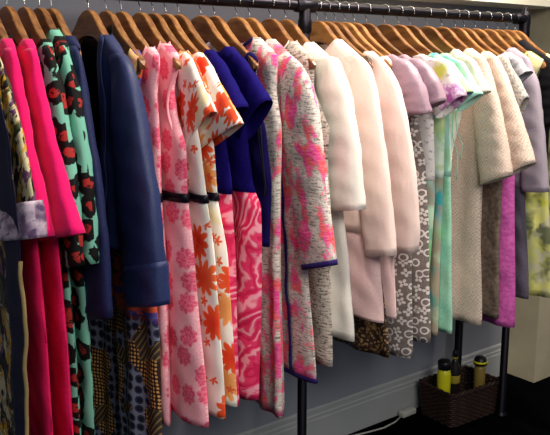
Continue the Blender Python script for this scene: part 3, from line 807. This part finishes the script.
sleeve(r, M['belt'], .205, GO, GI, side=-1, rx=.018, rx1=.024, t0=.95, t1=1, name='sleeve_trim', infl=.006, nr=2)
hanger(s, 'wooden hanger in the heather grey dress with black-edged sleeve')

# 32 lavender grey jacket --------------------------------------------------------------------------------------
s = .916
r, uo = garment('jacket', 'lavender grey jacket with long straight sleeve beside the yellow-green dress', 'jacket', s, GJ)
b = Body([(-.165, .20), (-.3, .21), (-.6, .215), (-1.07, .266)], -1.07, .124, .06, t0=.018, t1=.022, amp=.006, waves=3, ph=PH(s), uo=uo, sw=.205)
b.shell('body', M['lavg'], r, z1=-.64, nr=18, infl=.001); b.shell('skirt', M['slate'], r, z0=-.62)
both_sleeves(r, M['lavg'], .202, [(.215, -.187), (.249, -.237), (.284, -.418), (.318, -.645)], (.212, -.655), rx=.024, rx1=.026, uo=uo, pit=(.175, -.37))
hanger(s, 'wooden hanger in the lavender grey jacket')

# 33 to 35 the last three ----------------------------------------------------------------------------------------
s = .985
r, uo = garment('dress', 'yellow-green leaf-print dress with cream strap next to the lavender grey jacket', 'dress', s, GD)
b = Body([(-.17, .225), (-.25, .19), (-.36, .23), (-.6, .26), (-1.07, .31)], -1.07, .15, .08, t0=.016, t1=.022, amp=.010, waves=5, ph=PH(s), uo=uo, sw=.225)
b.shell('body', M['yelp'], r)
b.strip('strap', M['creamstrap'], r, -.99, -.70, lambda u: b.top(u, True) + .004, -.235, infl=.004, nr=6)
hanger(s, 'wooden hanger with bare tip in the yellow-green leaf dress', True)
s = 1.040
r, uo = garment('jacket', 'short black jacket near the rail end with dark shoulders showing', 'jacket', s, GJ)
b = Body([(-.16, .22), (-.3, .22), (-.55, .22)], -.56, .075, .06, db=.004, t0=.018, t1=.022, amp=.006, waves=3, ph=PH(s), uo=uo, sw=.22)
b.shell('body', M['black'], r)
both_sleeves(r, M['black'], .21, [(.235, -.20), (.255, -.30), (.262, -.40)], (.19, -.42), rx=.016, uo=uo, pit=(.18, -.34))
hanger(s, 'wooden hanger in the short black jacket')
s = 1.092
r, uo = garment('dress', 'olive leaf-print dress with cream shoulder, last on the rail', 'dress', s, GD)
b = Body([(-.17, .225), (-.25, .20), (-.36, .23), (-.6, .27), (-1.07, .33)], -1.07, .17, .05, t0=.016, t1=.022, amp=.010, waves=5, ph=PH(s), uo=uo, sw=.225)
b.shell('body', M['yelp2'], r)
b.strip('strap', M['creamstrap'], r, -.99, -.74, lambda u: b.top(u, True) + .004, -.225, infl=.004, nr=6)
hanger(s, 'wooden hanger closest to the rail end fitting')

# ------------------------------------------------------------------ the rack
ZR = RZ
rack = thing('clothes_rack', 'black iron pipe clothes rack with round posts along the back wall', 'clothes rack', (0, 0, 0))
bm = bmesh.new(); add_tube(bm, [(-2.2 + k * 3.355 / 20, 0, ZR) for k in range(21)], .017, 16); bm_obj('rail', bm, M['iron'], rack)
for x in (0.0, 1.155, -1.55):
    bm = bmesh.new(); add_lathe(bm, [(.027, .0), (.027, .006), (.022, .012), (.0165, .02), (.0165, ZR + .012), (.012, ZR + .02)], 18, (x, 0, 0)); bm_obj('post', bm, M['iron'], rack)
for x in (0.0, -1.55):
    bm = bmesh.new(); add_tube(bm, [(x - .04, 0, ZR), (x - .036, 0, ZR), (x + .036, 0, ZR), (x + .04, 0, ZR)], [.019, .0225, .0225, .019], 16)
    add_lathe(bm, [(.0175, -.085), (.022, -.08), (.022, -.045), (.019, -.04), (.0195, .028), (.014, .036)], 18, (x, 0, ZR)); bm_obj('tee_fitting', bm, M['iron'], rack)
bm = bmesh.new()
add_tube(bm, [(1.085, 0, ZR), (1.09, 0, ZR), (1.12, 0, ZR), (1.155, 0, ZR)], [.018, .022, .022, .021], 16)
add_lathe(bm, [(.018, -.10), (.023, -.095), (.023, -.05), (.0215, -.04), (.024, -.01), (.023, .012), (.016, .026), (.010, .032), (.011, .042), (.005, .048)], 18, (1.155, 0, ZR)); bm_obj('elbow_fitting', bm, M['iron'], rack)
bm = bmesh.new(); add_lathe(bm, [(.0225, 0), (.0225, .006), (.021, .014), (.0185, .02), (.0185, 1.50), (.012, 1.51)], 18, (1.152, .252, 0)); bm_obj('back_leg', bm, M['iron'], rack)
bm = bmesh.new(); add_tube(bm, [(1.153, .252, 1.47), (1.154, .12, 1.47), (1.155, 0, 1.47)], .012, 12); bm_obj('tie_bar', bm, M['iron'], rack)

# ------------------------------------------------------------------ basket and its bottles
def add_ring_rope(bm, pts, rad, n=6):
    pts = [Vector(p) for p in pts]; m = len(pts); rings = []
    for i, p in enumerate(pts):
        t = (pts[(i + 1) % m] - pts[i - 1]).normalized(); u = Vector((0, 0, 1)); w = t.cross(u).normalized()
        rings.append([bm.verts.new(p + (u * math.cos(2*PI*k/n) + w * math.sin(2*PI*k/n)) * rad) for k in range(n)])
    for i in range(m):
        a, c = rings[i], rings[(i + 1) % m]
        for k in range(n): bm.faces.new((a[k], a[(k+1) % n], c[(k+1) % n], c[k]))
def m_wicker():
    g = G('dark_wicker', .6, .3); f = g.noise(g.obj(), 90, 3, .6)
    return g.done(g.mix(g.ramp(f, .35, .65), hx('#1e120c'), hx('#342119')), f, .002)
M['wicker'] = m_wicker()
def rrect(wx, wy, rad, n):
    """n points round a rounded rectangle, even spacing"""
    pts = []
    for cx, cy, a0 in ((wx - rad, wy - rad, 0), (-wx + rad, wy - rad, 90), (-wx + rad, -wy + rad, 180), (wx - rad, -wy + rad, 270)):
        for k in range(9):
            a = math.radians(a0 + k * 10 + 5); pts.append((cx + rad * math.cos(a), cy + rad * math.sin(a)))
    pts.append(pts[0]); return [poly(pts, i / n) for i in range(n)]
BC = (1.015, .128); BROT = math.radians(-3)
bask = thing('wicker_basket', 'dark brown rectangular wicker basket on the black floor holding bottles', 'basket', (BC[0], BC[1], 0)); bask.rotation_euler = (0, 0, BROT)
HB = .150; NW = 96
bm = bmesh.new()
nrow = 15
for j in range(nrow):
    z = .008 + j * (HB - .016) / (nrow - 1); k = lerp(.94, 1.0, j / (nrow - 1))
    base = rrect(.150 * k, .100 * k, .02, NW)
    pts = []
    for i, (x, y) in enumerate(base):
        L = math.hypot(x, y); off = .0035 * math.sin(PI * i / 2 + PI * j + .8)
        pts.append((x + x / L * off, y + y / L * off, z))
    add_ring_rope(bm, pts, .0056)
bm_obj('woven_side', bm, M['wicker'], bask)
bm = bmesh.new()
for i, (x, y) in enumerate(rrect(.149, .099, .02, 48)):
    add_tube(bm, [(x * .94, y * .94, .003), (x, y, HB)], .003, 6)
bm_obj('stakes', bm, M['wicker'], bask)
bm = bmesh.new(); base = rrect(.152, .102, .022, 120)
for q in (0, PI):
    add_ring_rope(bm, [(x * (1 + .03 * math.cos(i * PI / 4 + q)), y * (1 + .03 * math.cos(i * PI / 4 + q)), HB + .003 + .006 * math.sin(i * PI / 4 + q)) for i, (x, y) in enumerate(base)], .0062)
bm_obj('braided_rim', bm, M['wicker'], bask)
bm = bmesh.new(); add_box(bm, (0, 0, .006), (.27, .18, .008), .003); bm_obj('base', bm, M['wicker'], bask)

M['yglass'] = cloth('yellow_bottle', '#e0dc20', '#c9c618', 60, rough=.35, spec=.5)
M['blackcap'] = cloth('black_cap', '#0c0c10', '#141418', 60, rough=.4, spec=.4)
M['dkglass'] = cloth('dark_bottle', '#1c1a18', '#24211c', 60, rough=.3, spec=.5)
M['gold'] = cloth('gold_label', '#b3a23c', '#8e7e2c', 60, rough=.5)
M['olive'] = cloth('olive_bottle', '#93803c', '#7c6a30', 60, rough=.4, spec=.4)
def bottle(name, label, px, py, parts, tilt):
    t = thing(name, label, 'bottle', (px, py, .0115), 'bottles standing in the wicker basket'); t.rotation_euler = tilt
    for nm, prof, mt in parts:
        bm = bmesh.new(); add_lathe(bm, prof, 20); bm_obj(nm, bm, M[mt], t)
bottle('bottle', 'bright yellow bottle with square black cap in the wicker basket', .905, .125,
    [('body', [(.026, 0), (.029, .005), (.030, .205), (.026, .223), (.019, .231)], 'yglass'), ('cap', [(.024, .229), (.029, .231), (.030, .262), (.024, .268)], 'blackcap')], (0, 0, 0))
bottle('bottle', 'tall dark bottle with narrow neck at the back of the basket', 1.040, .178,
    [('body', [(.024, 0), (.026, .005), (.026, .18), (.013, .215), (.011, .23)], 'dkglass'), ('neck_band', [(.0115, .226), (.0135, .228), (.0135, .236), (.0115, .238)], 'gold'), ('cap', [(.0115, .236), (.0125, .238), (.0125, .262), (.010, .265)], 'blackcap'), ('label_band', [(.0262, .115), (.0268, .117), (.0268, .150), (.0262, .152)], 'gold')], (0, 0, 0))
bottle('bottle', 'olive bottle with rounded dark cap and yellow rim in the basket', 1.118, .098,
    [('body', [(.022, 0), (.025, .005), (.025, .190), (.019, .205)], 'olive'), ('cap', [(.022, .203), (.030, .207), (.031, .220), (.024, .239), (.010, .247)], 'blackcap'), ('cap_rim', [(.0300, .215), (.0318, .217), (.0312, .223), (.0290, .225)], 'yglass')], (0, 0, 0))

# ------------------------------------------------------------------ the room
YW = .292
def struct(name, bm, mat, parent=None):
    o = bm_obj(name, bm, mat, parent, smooth_=False); o['kind'] = 'structure'; return o
bm = bmesh.new(); add_box(bm, (.3, -1.2, -.05), (6.4, 5.2, .10)); struct('floor', bm, M['carpet'])
bm = bmesh.new(); add_box(bm, (-.66, YW + .05, 1.35), (4.48, .10, 2.7)); struct('wall_back', bm, M['wall'])
bm = bmesh.new(); add_box(bm, (2.54, .12 + .136, 1.35), (1.92, .272, 2.7)); struct('wall_right', bm, M['cream'])
bm = bmesh.new(); add_box(bm, (-.66, .12 + .086, 2.247), (4.48, .172, .906)); struct('trim_1', bm, M['header'])
bm = bmesh.new(); add_box(bm, (.3, -1.2, 2.75), (6.4, 5.2, .10)); struct('ceiling', bm, M['ceil'])
bm = bmesh.new()
prof = [(0, 0), (-.016, 0), (-.016, .118), (-.013, .124), (-.013, .136), (-.009, .142), (-.009, .160), (-.004, .168), (0, .168)]
rings = []
for x in (-2.9, 1.58): rings.append([bm.verts.new((x, YW + a, z)) for a, z in prof])
for k in range(len(prof)):
    bm.faces.new((rings[0][k], rings[0][(k+1) % len(prof)], rings[1][(k+1) % len(prof)], rings[1][k]))
bm.faces.new(rings[0]); bm.faces.new(rings[1])
struct('baseboard_back', bm, M['skirt'])

# white cord and its adaptor on the floor
cord = thing('power_cord', 'thin white cord lying on the black floor along the baseboard', 'cord', (.5, .24, 0))
bm = bmesh.new()
add_tube(bm, [(x - .5, y - .24, .004) for x, y in ((.20, .262), (.34, .268), (.45, .258), (.55, .236), (.64, .222), (.72, .232), (.775, .252))], .0035, 8); bm_obj('cable', bm, M['cord'], cord)
bm = bmesh.new(); add_box(bm, (.318, .012, .014), (.085, .034, .026), .005); bm_obj('adaptor', bm, M['cord'], cord)

# ------------------------------------------------------------------ light
def spot(name, loc, target, power, col, size=70, blend=.6, rad=.06):
    L = bpy.data.lights.new(name, 'SPOT'); L.energy = power; L.color = col; L.spot_size = math.radians(size); L.spot_blend = blend; L.shadow_soft_size = rad
    o = bpy.data.objects.new(name, L); COL.objects.link(o); o.location = loc
    o.rotation_euler = (Vector(target) - Vector(loc)).to_track_quat('-Z', 'Y').to_euler(); return o
spot('ceiling_spot_right', (.75, -.60, 2.66), (.50, -.12, 1.35), 172, (1, .88, .76), 94, .8)
spot('ceiling_spot_left', (-.30, -.75, 2.66), (-.50, -.12, 1.35), 95, (1, .87, .76), 84, .8)
spot('ceiling_spot_far', (1.55, -.55, 2.66), (1.2, -.1, 1.4), 60, (1, .90, .76), 84, .8)
A = bpy.data.lights.new('front_fill_light', 'AREA'); A.energy = 95; A.size = 1.6; A.color = (1, .93, .86)  # added fill, no visible fixture: lifts the lower garments and the wall
ao = bpy.data.objects.new('front_fill_light', A); COL.objects.link(ao); ao.location = (-.7, -2.4, 2.65); ao.rotation_euler = (math.radians(38), 0, math.radians(-12))
W = bpy.data.worlds.new('shop'); SC.world = W; W.use_nodes = True
W.node_tree.nodes['Background'].inputs[0].default_value = (.75, .82, 1, 1); W.node_tree.nodes['Background'].inputs[1].default_value = .2

# ------------------------------------------------------------------ camera
cam = bpy.data.cameras.new('camera'); cam.sensor_width = 36; cam.lens = 36 * 765 / 550; cam.clip_start = .02
co = bpy.data.objects.new('camera', cam); COL.objects.link(co)
yaw, pit = math.radians(52.7), math.radians(11.1)
co.location = (-1.59, -1.931, 1.53)
fwd = Vector((math.cos(yaw) * math.cos(pit), math.sin(yaw) * math.cos(pit), -math.sin(pit)))
co.rotation_euler = fwd.to_track_quat('-Z', 'Y').to_euler()
SC.camera = co
SC.view_settings.view_transform = 'Standard'; SC.view_settings.look = 'None'; SC.view_settings.gamma = 1; SC.view_settings.use_curve_mapping = False
SC.view_settings.exposure = 0.0
